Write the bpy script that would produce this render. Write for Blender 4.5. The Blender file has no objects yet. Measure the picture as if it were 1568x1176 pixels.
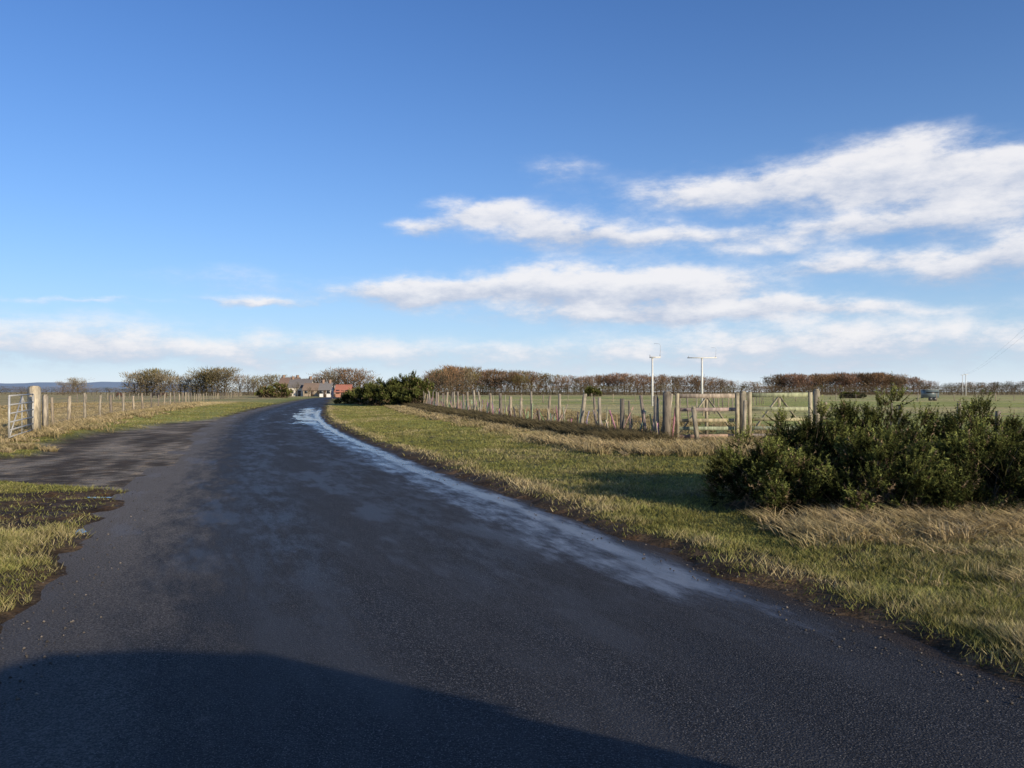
import bpy, math, random
import numpy as np
from mathutils import Vector, Matrix
random.seed(7); rs=np.random.RandomState(11)
scene=bpy.context.scene
F=1220.0; CAMH=1.6
def gp(px,d): return (px-784)/F*d
# ---------------------------------------------------------------- noise
LAT=rs.rand(256,256)
def vn(x,y):
    x=np.asarray(x,float);y=np.asarray(y,float)
    xi=np.floor(x).astype(int);yi=np.floor(y).astype(int);fx=x-xi;fy=y-yi
    fx=fx*fx*(3-2*fx);fy=fy*fy*(3-2*fy)
    a=LAT[xi%256,yi%256];b=LAT[(xi+1)%256,yi%256];c=LAT[xi%256,(yi+1)%256];d=LAT[(xi+1)%256,(yi+1)%256]
    return (a*(1-fx)+b*fx)*(1-fy)+(c*(1-fx)+d*fx)*fy
def fbm(x,y,o=4):
    s=0;a=.5;t=0
    for i in range(o):
        s=s+a*vn(np.asarray(x)*2**i+17.3*i,np.asarray(y)*2**i+5.1*i);t+=a;a*=.5
    return s/t
def sst(a,b,x):
    t=np.clip((x-a)/(b-a),0,1);return t*t*(3-2*t)
def herm(Y,X):
    Y=np.array(Y,float);X=np.array(X,float);m=np.gradient(X,Y)
    def f(y):
        y=np.asarray(y,float);yc=np.clip(y,Y[0],Y[-1]);i=np.clip(np.searchsorted(Y,yc)-1,0,len(Y)-2)
        h=Y[i+1]-Y[i];t=(yc-Y[i])/h
        r=(2*t**3-3*t**2+1)*X[i]+(t**3-2*t**2+t)*h*m[i]+(-2*t**3+3*t**2)*X[i+1]+(t**3-t**2)*h*m[i+1]
        return r+np.where(y<Y[0],(y-Y[0])*m[0],0)
    return f
Rf=herm([-20,4.24,6.2,10,14,21.7,30,48.8,78,130,190,250,330],[11.6,2.78,2.02,.72,-.8,-3.45,-6.2,-11.6,-18.4,-30,-42,-49,-52])
Lf=herm([-20,4.8,6,8.9,13,19.5,32.5,49,89,130,190,250,330],[6,-3.1,-3.56,-4.7,-6.1,-8.3,-12.6,-17.6,-27.2,-36.3,-48.5,-56,-59])
XG=([12.6,13.6,14.5,18,19,21.7,24,32.5,40,49,56],[-5.5,-9,-17,-17,-12,-12.9,-14.3,-16,-17.2,-17.9,-18.5])
def gravel_mask(x,y):
    n=(fbm(x*.9,y*.9,3)-.5)
    xg=np.interp(y,XG[0],XG[1]);yy=y+n*1.2
    return sst(-.25,.35,(x-xg)+n*1.4)*sst(12.8,13.6,yy)*(1-sst(50,58,y))*(x<Lf(y)+.6)
FP=np.array([(4.3,22.5),(3.1,28),(.9,36),(-3.5,53),(-8.6,78),(-9.5,84)])
def fence_x(y): return np.interp(y,FP[:,1],FP[:,0],left=4.3,right=-9.5)
LOBES=[(3.25,10.5,.85,1.0),(4.0,10.8,1.1,1.34),(5.1,11.0,1.35,1.56),(6.3,10.8,1.15,1.50),(4.5,9.75,.95,1.06),(5.7,9.55,1.05,1.14),(7.6,10.4,1.25,1.28),(6.8,9.4,.95,.98),(3.7,9.95,.7,.76),(5.1,9.15,.65,.66),(6.1,9.05,.65,.66),(8.8,10.6,1.2,1.1)]
def dout(x,y):
    return np.maximum(Lf(y)-x,x-Rf(y))*.94
def edge_n(x,y): return (fbm(x*1.7+40,y*1.7,4)-.5)*.6
def mudblob(x,y): return np.exp(-((x+6.3+.25*(y-11))/1.35)**2-((y-10.9)/2.3)**2)
def H(x,y):
    d=dout(x,y);de=d+edge_n(x,y)
    z=-.03+.085*sst(-.12,.42,de)+.10*sst(.6,5,d)
    z=z+sst(.1,1.0,d)*(.05*(fbm(x*.9,y*.9,4)-.5)+.12*(fbm(x*.17,y*.17,2)-.5))
    g=gravel_mask(x,y)
    z=z*(1-g)+g*(.0+.03*(fbm(x*.8+9,y*.8,3)-.5))
    z=z+mudblob(x,y)*(d>0)*.16*(fbm(x*2.6,y*2.6+6,4)-.5)
    z=np.where(d<-.25,-.03,z)
    for (cx,cy,rx,ry,dp) in ((-6.25,12.2,.5,.35,.06),(-4.95,9.0,.22,.5,.06)):
        z=z-dp*np.exp(-((x-cx)/rx)**2-((y-cy)/ry)**2)
    return z
def tan_mask(x,y):
    n=fbm(x*.55+3,y*.55+8,4);n2=fbm(x*2.2,y*2.2+31,3)
    t=.38*(n-.5)*3+.30*(n2-.5)*2+.09
    d=x-Rf(y)
    right=x>Rf(y)-1
    df=fence_x(y)-x
    t=t+np.where(right&(y>20)&(y<90),.55*np.exp(-((df-.3)/1.2)**2),0)
    t=t+np.where(right,.6*sst(17.5,20.5,y)*sst(3.5,5.5,d)*(y<30),0)
    t=t+np.where(right,.6*np.exp(-((y-8.5)/.55)**2)*sst(2.9,3.9,x),0)
    t=t+np.where(right,.28*sst(1.6,3.2,d)*sst(9.2,7.8,y),0)
    t=t+np.where(right,.6*np.exp(-((d-.6)/.35)**2)*n2*1.4,0)
    dl=Lf(y)-x
    t=t+np.where(~right,.8*sst(4.8,7,dl)*(y>22),0)+np.where(~right&(y<13),.12,0)
    return np.clip(t,0,1)
def mud_mask(x,y):
    d=dout(x,y)+edge_n(x,y);n=fbm(x*2.6+70,y*2.6,3)
    rt=(x>Rf(y)-1)*.16
    m=(1-sst(.12+rt,.46+1.6*rt,d))
    m=np.maximum(m,sst(.32,.58,1.05*mudblob(x,y)+(n-.5)*.9))
    m=np.maximum(m,sst(.60,.70,n+.40*np.exp(-(dout(x,y)/.6)**2)-.10)*(dout(x,y)<2.5)*.9)
    return m
# ---------------------------------------------------------------- mesh helpers
def mk(name,V,Fs,col=None,mat=None,parent=None,smooth=False,uv=None):
    V=np.asarray(V,np.float32).reshape(-1,3)
    me=bpy.data.meshes.new(name);me.vertices.add(len(V));me.vertices.foreach_set('co',V.ravel())
    if not isinstance(Fs,list): Fs=[Fs]
    st=[];o=0;idx=[]
    for f in Fs:
        f=np.asarray(f,np.int32);k=f.shape[1];st.append(o+np.arange(len(f))*k);o+=len(f)*k;idx.append(f.ravel())
    idx=np.concatenate(idx);st=np.concatenate(st)
    me.loops.add(len(idx));me.loops.foreach_set('vertex_index',idx)
    me.polygons.add(len(st));me.polygons.foreach_set('loop_start',st.astype(np.int32))
    if smooth: me.polygons.foreach_set('use_smooth',np.ones(len(st),bool))
    me.update(calc_edges=True);me.validate()
    if col is not None:
        c=np.asarray(col,np.float32)
        if c.shape[1]==3: c=np.hstack([c,np.ones((len(c),1),np.float32)])
        a=me.color_attributes.new(name='Col',type='FLOAT_COLOR',domain='POINT');a.data.foreach_set('color',c.ravel())
    if uv is not None:
        l=me.uv_layers.new(name='UVMap');l.data.foreach_set('uv',np.asarray(uv,np.float32)[idx].ravel())
    ob=bpy.data.objects.new(name,me);scene.collection.objects.link(ob)
    if mat: me.materials.append(mat)
    if parent: ob.parent=parent
    return ob
def empty(name):
    e=bpy.data.objects.new(name,None);e.empty_display_size=.3;scene.collection.objects.link(e);return e
class Geo:
    def __init__(s): s.v=[];s.q=[];s.t=[];s.c=[];s.n=0
    def add(s,v,q=(),t=(),c=(1,1,1)):
        b=s.n;s.v+= [tuple(p) for p in v];s.n+=len(v);s.c+=[c]*len(v)
        s.q+=[tuple(i+b for i in f) for f in q];s.t+=[tuple(i+b for i in f) for f in t]
    def beam(s,a,b,w,h=None,c=(1,1,1),taper=1.,jit=0,up=(0,0,1)):
        h=h or w;a=Vector(a);b=Vector(b);d=(b-a).normalized();u=Vector(up)
        if abs(d.dot(u))>.95:u=Vector((0.3,1,0))
        x=d.cross(u).normalized();y=d.cross(x).normalized();vs=[]
        for p,k in ((a,1),(b,taper)):
            for sx,sy in ((-1,-1),(1,-1),(1,1),(-1,1)):
                vs.append(p+x*sx*w/2*k+y*sy*h/2*k+Vector([random.uniform(-jit,jit) for _ in range(3)]))
        s.add(vs,q=[(0,1,2,3),(7,6,5,4),(0,4,5,1),(1,5,6,2),(2,6,7,3),(3,7,4,0)],c=c)
    def tube(s,pts,r,n=6,c=(1,1,1),r2=None,cap=True):
        pts=[Vector(p) for p in pts];vs=[];N=len(pts)
        for i,p in enumerate(pts):
            d=(pts[min(i+1,N-1)]-pts[max(i-1,0)]).normalized();u=Vector((0,0,1)) if abs(d.z)<.9 else Vector((1,0,0))
            x=d.cross(u).normalized();y=d.cross(x);rr=r+((r2 if r2 is not None else r)-r)*i/max(N-1,1)
            for k in range(n):
                a=2*math.pi*k/n;vs.append(p+x*math.cos(a)*rr+y*math.sin(a)*rr)
        q=[(i*n+k,i*n+(k+1)%n,(i+1)*n+(k+1)%n,(i+1)*n+k) for i in range(N-1) for k in range(n)]
        t=[]
        if cap:
            vs+= [pts[0],pts[-1]];m=N*n
            t=[(m,(k+1)%n,k) for k in range(n)]+[(m+1,(N-1)*n+k,(N-1)*n+(k+1)%n) for k in range(n)]
        s.add(vs,q=q,t=t,c=c)
    def out(s,name,mat,parent=None,smooth=False):
        fs=[]
        if s.q: fs.append(np.array(s.q))
        if s.t: fs.append(np.array(s.t))
        return mk(name,s.v,fs,col=np.array(s.c,float),mat=mat,parent=parent,smooth=smooth)
# ---------------------------------------------------------------- materials
def newmat(name):
    m=bpy.data.materials.new(name);m.use_nodes=True;nt=m.node_tree;nt.nodes.clear()
    o=nt.nodes.new('ShaderNodeOutputMaterial');return m,nt,o
class N:
    def __init__(s,nt): s.nt=nt
    def n(s,t,**k):
        x=s.nt.nodes.new(t)
        for a,b in k.items(): setattr(x,a,b)
        return x
    def L(s,a,b): s.nt.links.new(a,b)
    def inp(s,sock,v):
        if isinstance(v,bpy.types.NodeSocket): s.L(v,sock)
        else: sock.default_value=v
    def m(s,op,a,b=0.,c=0.,clamp=False):
        x=s.n('ShaderNodeMath',operation=op,use_clamp=clamp)
        s.inp(x.inputs[0],a);s.inp(x.inputs[1],b);s.inp(x.inputs[2],c);return x.outputs[0]
    def vm(s,op,a,b=(0,0,0),out=0,c=None):
        x=s.n('ShaderNodeVectorMath',operation=op);s.inp(x.inputs[0],a);s.inp(x.inputs[1],b)
        if c is not None: s.inp(x.inputs[2],c)
        return x.outputs[out]
    def noise(s,vec,sc,det=4,rough=.55,col=False,dist=0):
        x=s.n('ShaderNodeTexNoise');s.inp(x.inputs['Vector'],vec);x.inputs['Scale'].default_value=sc
        x.inputs['Detail'].default_value=det;x.inputs['Roughness'].default_value=rough;x.inputs['Distortion'].default_value=dist
        return x.outputs['Color' if col else 'Fac']
    def rng(s,v,a,b,c=0.,d=1.,smooth=True):
        x=s.n('ShaderNodeMapRange');x.interpolation_type='SMOOTHSTEP' if smooth else 'LINEAR'
        s.inp(x.inputs[0],v)
        for i,q in enumerate((a,b,c,d)): s.inp(x.inputs[i+1],q)
        return x.outputs[0]
    def mix(s,f,a,b,bt='MIX'):
        x=s.n('ShaderNodeMix',data_type='RGBA',blend_type=bt);s.inp(x.inputs[0],f)
        s.inp(x.inputs[6],a if not isinstance(a,tuple) else (*a[:3],1));s.inp(x.inputs[7],b if not isinstance(b,tuple) else (*b[:3],1));return x.outputs[2]
def veg_mat(name,trans=.25,var=.25,scale=6):
    m,nt,o=newmat(name);g=N(nt);a=g.n('ShaderNodeVertexColor',layer_name='Col').outputs[0]
    pos=g.n('ShaderNodeNewGeometry').outputs['Position']
    nz=g.rng(g.noise(pos,scale,1),.3,.7,1-var,1+var)
    c=g.vm('SCALE',a);g.L(nz,c.node.inputs[3])
    d=g.n('ShaderNodeBsdfDiffuse');g.L(c,d.inputs[0])
    if trans:
        t=g.n('ShaderNodeBsdfTranslucent');g.L(c,t.inputs[0])
        mx=g.n('ShaderNodeMixShader');mx.inputs[0].default_value=trans;g.L(d.outputs[0],mx.inputs[1]);g.L(t.outputs[0],mx.inputs[2]);g.L(mx.outputs[0],o.inputs[0])
    else: g.L(d.outputs[0],o.inputs[0])
    return m
M_grass=veg_mat('grass_blades',.2);M_gorse=veg_mat('gorse_foliage',0,.35,3);M_twig=veg_mat('twigs',0,.2,.3)
def col_mat(name,rough=.8,var=.2,scale=8,metal=0,stretch=(1,1,1),bump=.0):
    m,nt,o=newmat(name);g=N(nt);a=g.n('ShaderNodeVertexColor',layer_name='Col').outputs[0]
    pos=g.vm('MULTIPLY',g.n('ShaderNodeNewGeometry').outputs['Position'],stretch)
    nf=g.noise(pos,scale,4,.65);nz=g.rng(nf,.3,.7,1-var,1+var)
    c=g.vm('SCALE',a);g.L(nz,c.node.inputs[3])
    p=g.n('ShaderNodeBsdfPrincipled');g.L(c,p.inputs['Base Color']);p.inputs['Roughness'].default_value=rough;p.inputs['Metallic'].default_value=metal
    if bump:
        b=g.n('ShaderNodeBump');b.inputs['Strength'].default_value=bump;b.inputs['Distance'].default_value=.01;g.L(nf,b.inputs['Height']);g.L(b.outputs[0],p.inputs['Normal'])
    g.L(p.outputs[0],o.inputs[0]);return m
M_wood=col_mat('weathered_wood',.85,.4,14,0,(1,1,.25),.5)
M_metal=col_mat('galvanised_metal',.5,.15,9,.2)
M_paint=col_mat('painted_surface',.4,.08,3);M_wall=col_mat('rendered_wall',.9,.1,2);M_soil=col_mat('stones',.9,.3,20)
def ground_mat():
    m,nt,o=newmat('ground_surface');g=N(nt);vc=g.n('ShaderNodeVertexColor',layer_name='Col');a=vc.outputs[0];al=vc.outputs[1]
    pos=g.n('ShaderNodeNewGeometry').outputs['Position']
    n1=g.noise(pos,28,4,.7);n2=g.noise(pos,3.2,4,.6);n3=g.noise(g.vm('MULTIPLY',pos,(.2,1,1)),.3,4,.65)
    f=g.m('MULTIPLY',g.rng(n1,.25,.75,.4,1.6),g.m('MULTIPLY',g.rng(n2,.3,.7,.7,1.3),g.rng(n3,.3,.7,.72,1.28)))
    c=g.vm('SCALE',a);g.L(f,c.node.inputs[3])
    tint=g.mix(g.rng(n2,.5,.7),c,g.vm('MULTIPLY',c,(1.25,1.05,.8)))
    p=g.n('ShaderNodeBsdfPrincipled');g.L(tint,p.inputs['Base Color']);g.L(g.rng(al,0,1,.42,.95),p.inputs['Roughness'])
    p.inputs['Specular IOR Level'].default_value=.12
    b=g.n('ShaderNodeBump');b.inputs['Strength'].default_value=.9;b.inputs['Distance'].default_value=.04
    g.L(g.m('MULTIPLY_ADD',n2,1.5,n1),b.inputs['Height']);g.L(b.outputs[0],p.inputs['Normal']);g.L(p.outputs[0],o.inputs[0]);return m
def road_mat():
    m,nt,o=newmat('wet_asphalt');g=N(nt)
    uv=g.n('ShaderNodeUVMap',uv_map='UVMap').outputs[0];s=g.n('ShaderNodeSeparateXYZ');g.L(uv,s.inputs[0]);S=s.outputs[0];Y=s.outputs[1]
    pos=g.n('ShaderNodeNewGeometry').outputs['Position']
    st=g.n('ShaderNodeCombineXYZ');g.L(g.m('MULTIPLY',S,5.5),st.inputs[0]);g.L(Y,st.inputs[1]);st=st.outputs[0]
    stretch=g.vm('MULTIPLY',st,(1,.28,1))
    nb=g.noise(stretch,1.1,4,.65);nm=g.noise(stretch,3.4,6,.75);nf=g.noise(pos,60,3,.7);ng=g.noise(pos,120,1,.6)
    vo=g.n('ShaderNodeTexVoronoi');vo.inputs['Scale'].default_value=85;g.L(pos,vo.inputs['Vector']);agg=vo.outputs['Distance']
    def band(c,w):
        d=g.m('DIVIDE',g.m('SUBTRACT',g.m('ADD',S,g.m('MULTIPLY',g.m('SUBTRACT',nb,.5),.08)),c),w)
        return g.m('EXPONENT',g.m('MULTIPLY',g.m('MULTIPLY',d,d),-1.))
    edgew=g.m('MULTIPLY',g.m('MAXIMUM',band(.95,.05),g.m('MULTIPLY',band(.88,.10),.70)),g.rng(Y,4.0,7.5,0.,1.))
    edgew=g.m('MULTIPLY',edgew,g.m('SUBTRACT',1,g.rng(Y,62,85)))
    far=g.rng(Y,30,44)
    wet1=g.rng(g.m('ADD',edgew,g.m('MULTIPLY',g.m('SUBTRACT',nm,.5),2.0)),.15,1.0)
    wet1=g.m('MULTIPLY',wet1,g.rng(edgew,.03,.5))
    pud=g.m('MULTIPLY',g.rng(g.m('ADD',nb,g.m('MULTIPLY',band(.82,.15),.24)),.65,.70),far)
    pud=g.m('MULTIPLY',pud,g.m('SUBTRACT',1,g.rng(Y,70,90)))
    wet=g.m('MAXIMUM',wet1,pud)
    damp=g.m('MULTIPLY',g.m('MAXIMUM',g.m('MULTIPLY',band(.36,.12),.7),g.m('MULTIPLY',band(.68,.12),.6)),g.rng(nm,.36,.62))
    damp=g.m('MAXIMUM',damp,g.m('MULTIPLY',g.rng(nb,.50,.62),.6))
    damp=g.m('MULTIPLY',damp,g.rng(Y,3.5,9,.3,1.))
    dust=g.m('MULTIPLY',g.m('SUBTRACT',1,g.rng(g.m('ADD',S,g.m('MULTIPLY',g.m('SUBTRACT',nm,.5),.6)),.05,.28)),g.rng(Y,4,11,.4,1.))
    dirtR=g.rng(g.m('ADD',S,g.m('MULTIPLY',g.m('SUBTRACT',nm,.5),.16)),.975,1.02)
    c=g.mix(g.rng(nf,.35,.68),(.012,.012,.013),(.040,.039,.040))
    c=g.mix(g.rng(ng,.60,.68,0,.8),c,(.23,.215,.20))
    c=g.mix(g.m('MULTIPLY',g.rng(nb,.38,.66),.55),c,(.055,.053,.053))
    c=g.mix(g.m('MULTIPLY',dust,.85),c,g.mix(g.rng(nf,.4,.6),(.10,.086,.07),(.27,.23,.19)))
    c=g.mix(g.m('MULTIPLY',dirtR,.9),c,g.mix(g.rng(nf,.4,.6),(.022,.015,.010),(.075,.053,.036)))
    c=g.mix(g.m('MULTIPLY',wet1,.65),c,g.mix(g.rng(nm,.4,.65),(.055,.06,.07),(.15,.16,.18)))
    ro=g.m('SUBTRACT',.80,g.m('MULTIPLY',damp,.40));ro=g.m('ADD',ro,g.m('MULTIPLY',dust,.2))
    rx=g.n('ShaderNodeMix');g.L(wet,rx.inputs[0]);g.L(ro,rx.inputs[2]);g.L(g.rng(Y,8,34,.32,.11,False),rx.inputs[3]);ro=rx.outputs[0]
    p=g.n('ShaderNodeBsdfPrincipled');g.L(c,p.inputs['Base Color']);g.L(ro,p.inputs['Roughness'])
    g.L(g.m('MAXIMUM',g.rng(damp,0,1,.2,.45),g.rng(wet,0,1,.2,.65)),p.inputs['Specular IOR Level'])
    hgt=g.m('ADD',g.m('MULTIPLY',agg,.6),g.m('MULTIPLY',nf,.7))
    b=g.n('ShaderNodeBump');b.inputs['Distance'].default_value=.007;g.L(g.m('SUBTRACT',.95,g.m('MULTIPLY',wet,.72)),b.inputs['Strength']);g.L(hgt,b.inputs['Height'])
    g.L(b.outputs[0],p.inputs['Normal']);g.L(p.outputs[0],o.inputs[0]);return m
def water_mat():
    m,nt,o=newmat('puddle_water');g=N(nt);p=g.n('ShaderNodeBsdfPrincipled');p.inputs['Base Color'].default_value=(.03,.026,.02,1)
    p.inputs['Roughness'].default_value=.04;pos=g.n('ShaderNodeNewGeometry').outputs['Position']
    b=g.n('ShaderNodeBump');b.inputs['Strength'].default_value=.1;b.inputs['Distance'].default_value=.004;g.L(g.noise(pos,9,2),b.inputs['Height']);g.L(b.outputs[0],p.inputs['Normal']);g.L(p.outputs[0],o.inputs[0]);return m
# ---------------------------------------------------------------- ground
def axis(lo,hi,step,far,gr=1.09):
    a=list(np.arange(lo,hi,step));s=step;x=a[-1]
    while x<far: s*=gr;x+=s;a.append(x)
    s=step;x=a[0];b=[]
    while x>-far: s*=gr;x-=s;b.append(x)
    return np.array(b[::-1]+a)
xs=axis(-9,9,.1,4000,1.06);ys=axis(3,16,.1,4500,1.04)
ys=ys[(ys>-400)]
GX,GY=np.meshgrid(xs,ys);gx=GX.ravel();gy=GY.ravel()
gz=H(gx,gy)
def ground_color(x,y):
    n=fbm(x*.3,y*.3,3)[:,None]
    fb=sst(12,45,y)[:,None]
    green=(np.array([.115,.12,.036])*(1-fb)+np.array([.27,.285,.082])*fb)*(.75+.5*n);tan=(np.array([.28,.21,.10])*(1-fb)+np.array([.46,.36,.18])*fb)*(.75+.5*n)
    t=tan_mask(x,y)[:,None];c=green*(1-t)+tan*t
    fr=(sst(.3,1.8,x-fence_x(y))*(y>20)*(x>Rf(y)+2))[:,None]
    sn=fbm(x*.02,y*.06+4,4)[:,None];sm=fbm(x*.25,y*.25+4,3)[:,None]
    k=sst(.46,.60,sn*.7+sm*.3)
    fieldR=np.array([.38,.39,.115])*(1-k)+np.array([.52,.44,.19])*k
    c=c*(1-fr)+fieldR*fr
    fl=(sst(4.5,7,Lf(y)-x)*(y>18))[:,None]
    fieldL=np.array([.46,.36,.17])*(1-k)+np.array([.35,.31,.12])*k
    c=c*(1-fl)+fieldL*fl
    far=sst(150,420,y)[:,None];c=c*(1-far)+np.array([.44,.35,.16])*far
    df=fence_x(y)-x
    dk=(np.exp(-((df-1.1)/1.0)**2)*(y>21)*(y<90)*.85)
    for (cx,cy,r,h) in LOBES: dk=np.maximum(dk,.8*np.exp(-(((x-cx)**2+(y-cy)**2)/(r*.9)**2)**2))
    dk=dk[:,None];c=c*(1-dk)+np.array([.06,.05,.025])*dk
    # track: along-road streaks of worn stone and brown mud
    g=gravel_mask(x,y)[:,None];u=x-Lf(y)
    gn=(.55*fbm(u*2.2+5,y*.35,4)+.45*fbm(x*4.5,y*4.5+3,4))[:,None]
    gc=np.array([.085,.066,.048])*(1-sst(.40,.60,gn))+np.array([.27,.225,.17])*sst(.40,.60,gn)
    m=mud_mask(x,y)[:,None]*(1-g)
    mn=fbm(x*7,y*7,3)[:,None]
    c=c*(1-m)+(np.array([.04,.025,.014])+np.array([.17,.115,.065])*mn*mn)*m
    c=c*(1-g)+gc*g
    a=1-np.clip(m[:,0]*.5*(fbm(x*3,y*3,2)>.62),0,1)
    return np.hstack([c,a[:,None]])
nx=len(xs);ny=len(ys);I=np.arange(nx*ny).reshape(ny,nx)
Q=np.stack([I[:-1,:-1],I[:-1,1:],I[1:,1:],I[1:,:-1]],-1).reshape(-1,4)
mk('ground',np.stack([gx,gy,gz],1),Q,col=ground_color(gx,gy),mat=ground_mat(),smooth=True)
# ---------------------------------------------------------------- road
ry=np.concatenate([np.arange(-20,60,.25),np.arange(60,330,2.)]);ss=np.linspace(-.05,1.05,23)
Lr=Lf(ry)[:,None];Rr=Rf(ry)[:,None];RX=Lr+(Rr-Lr)*ss[None];RY=np.repeat(ry[:,None],len(ss),1)
RZ=.012*(1-(2*ss-1)**2)[None]+0*RX+.004*(fbm(RX*.4,RY*.4,2)-.5)
I=np.arange(RX.size).reshape(RX.shape);Q=np.stack([I[:-1,:-1],I[:-1,1:],I[1:,1:],I[1:,:-1]],-1).reshape(-1,4)
mk('road',np.stack([RX.ravel(),RY.ravel(),RZ.ravel()],1),Q,mat=road_mat(),smooth=True,uv=np.stack([np.repeat(ss[None],len(ry),0).ravel(),RY.ravel()],1))
MW=water_mat()
for cx,cy,rx,ryy in ((-6.25,12.2,.34,.24),(-4.95,9.0,.12,.30)):
    k=28;v=[(cx,cy,float(H(np.array([cx]),np.array([cy]))[0])+.020)];z0=v[0][2]
    for i in range(k):
        a=2*math.pi*i/k;r=.8+.4*math.sin(3*a+cx)*.4+random.uniform(-.06,.06);v.append((cx+rx*r*math.cos(a),cy+ryy*r*math.sin(a),z0))
    mk('puddle',v,np.array([(0,i+1,(i+1)%k+1) for i in range(k)]),mat=MW)
# ---------------------------------------------------------------- grass blades
def blades(x,y,h,w,col,lean=.45,seg=1,dirv=None,z=None):
    n=len(x);z=H(x,y)-.005 if z is None else z
    az=rs.rand(n)*2*np.pi;la=rs.rand(n)*2*np.pi if dirv is None else dirv
    ln=lean*(.3+rs.rand(n))*h
    px=np.cos(az)*w/2;py=np.sin(az)*w/2;lx=np.cos(la)*ln;ly=np.sin(la)*ln
    if seg==1:
        V=np.stack([np.stack([x-px,y-py,z],1),np.stack([x+px,y+py,z],1),np.stack([x+lx,y+ly,z+h],1)],1).reshape(-1,3)
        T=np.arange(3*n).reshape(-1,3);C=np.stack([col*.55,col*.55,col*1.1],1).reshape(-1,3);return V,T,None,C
    V=np.stack([np.stack([x-px,y-py,z],1),np.stack([x+px,y+py,z],1),
      np.stack([x+px*.8+lx*.3,y+py*.8+ly*.3,z+h*.6],1),np.stack([x-px*.8+lx*.3,y-py*.8+ly*.3,z+h*.6],1),
      np.stack([x+lx*1.1,y+ly*1.1,z+h*.95],1)],1).reshape(-1,3)
    b=np.arange(n)[:,None]*5
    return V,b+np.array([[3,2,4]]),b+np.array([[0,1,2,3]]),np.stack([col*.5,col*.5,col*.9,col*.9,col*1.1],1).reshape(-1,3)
def merge(name,parts,mat):
    V=[];T=[];Qd=[];C=[];o=0
    for v,t,q,c in parts:
        V.append(v);C.append(c);T.append(t+o)
        if q is not None: Qd.append(q+o)
        o+=len(v)
    fs=[np.concatenate(T)]
    if Qd: fs.append(np.concatenate(Qd))
    return mk(name,np.concatenate(V),fs,col=np.clip(np.concatenate(C),0,1),mat=mat)
def gcol(x,y,tadd=0):
    n=len(x);t=np.clip(tan_mask(x,y)+tadd+(rs.rand(n)-.5)*.62,0,1)[:,None];t=t*t*(3-2*t)
    g=np.array([.28,.30,.088])*(1-rs.rand(n,1)*.5)*(.65+.7*fbm(x*1.3,y*1.3+50,3)[:,None])+np.array([.11,.06,.015])*rs.rand(n,1)
    b=np.array([.68,.53,.29])*(.5+.7*rs.rand(n,1));return g*(1-t)+b*t
def keep(x,y,side):
    d=dout(x,y)+edge_n(x,y);m=mud_mask(x,y);g=gravel_mask(x,y)
    k=(d>.14)&(rs.rand(len(x))>m*.93)&(rs.rand(len(x))>g*1.0)
    for cx,cy,r,h in LOBES: k&=~(((x-cx)**2+(y-cy)**2)<(r*.55)**2)
    return k
def samp(n,y0,y1,p=1.6):
    u=rs.rand(n);a=1-p;return (y0**a+(y1**a-y0**a)*u)**(1/a)
parts=[]
y=samp(430000,3.6,90,1.45);lo=Rf(y);hi=np.minimum(y*.72+1.5,np.where(y>21,fence_x(y)+2,99));x=lo+(hi-lo)*rs.rand(len(y));k=keep(x,y,1)&(hi>lo);x=x[k];y=y[k]
t=tan_mask(x,y);h=(.015+.036*rs.rand(len(x)))*(1+1.8*t)*(.45+1.1*fbm(x*2,y*2,3));w=.004+.0009*y
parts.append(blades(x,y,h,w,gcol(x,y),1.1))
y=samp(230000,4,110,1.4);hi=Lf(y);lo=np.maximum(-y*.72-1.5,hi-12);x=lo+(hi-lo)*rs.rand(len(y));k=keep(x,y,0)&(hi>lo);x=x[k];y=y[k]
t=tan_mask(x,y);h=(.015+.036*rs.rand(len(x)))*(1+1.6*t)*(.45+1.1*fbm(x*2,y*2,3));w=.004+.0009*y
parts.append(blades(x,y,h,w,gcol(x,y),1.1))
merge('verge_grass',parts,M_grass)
def tussocks(cx,cy,nb,hmin,hmax,rad,tone=0):
    n=len(cx);hh=hmin+(hmax-hmin)*rs.rand(n);x=np.repeat(cx,nb);y=np.repeat(cy,nb);H0=np.repeat(hh,nb)
    a=rs.rand(n*nb)*2*np.pi;r=np.sqrt(rs.rand(n*nb))*rad*H0/hmax;x=x+np.cos(a)*r;y=y+np.sin(a)*r
    h=H0*(.5+.6*rs.rand(n*nb));dist=np.maximum(y,4)
    tt=np.repeat(rs.rand(n,1),nb,0)
    col=np.array([.68,.51,.28])*(.5+.65*rs.rand(len(x),1));col=col*(1-.5*tt)+np.array([.27,.24,.08])*.5*tt
    if tone: col=col*(1-tone)+np.array([.10,.08,.04])*tone
    la=a+rs.randn(len(a))*.6;wd=np.repeat(rs.randn(n)*.8+2.6,nb);mixw=rs.rand(len(a))<.5;la=np.where(mixw,wd,la)
    return blades(x,y,h,.005+.0008*dist,col,1.3,2,dirv=la)
parts=[]
n=1100;cx=rs.uniform(2.8,9.5,n);cy=8.45+rs.randn(n)*.38+rs.rand(n)*.4;k=(cx>2.8+rs.rand(n)*1.2)&(cx<cy*.75+1.5)&(fbm(cx*1.5+2,cy*1.5+4,3)+.12*rs.rand(n)>.53);parts.append(tussocks(cx[k],cy[k],75,.04,.24,.26))
n=800;cy=rs.uniform(4.8,8.5,n);cx=Rf(cy)+1.2+rs.rand(n)**.7*6;k=cx<cy*.72+1;k&=fbm(cx*.8+2,cy*.8,3)>.52;parts.append(tussocks(cx[k],cy[k],40,.03,.12,.16,.05))
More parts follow.
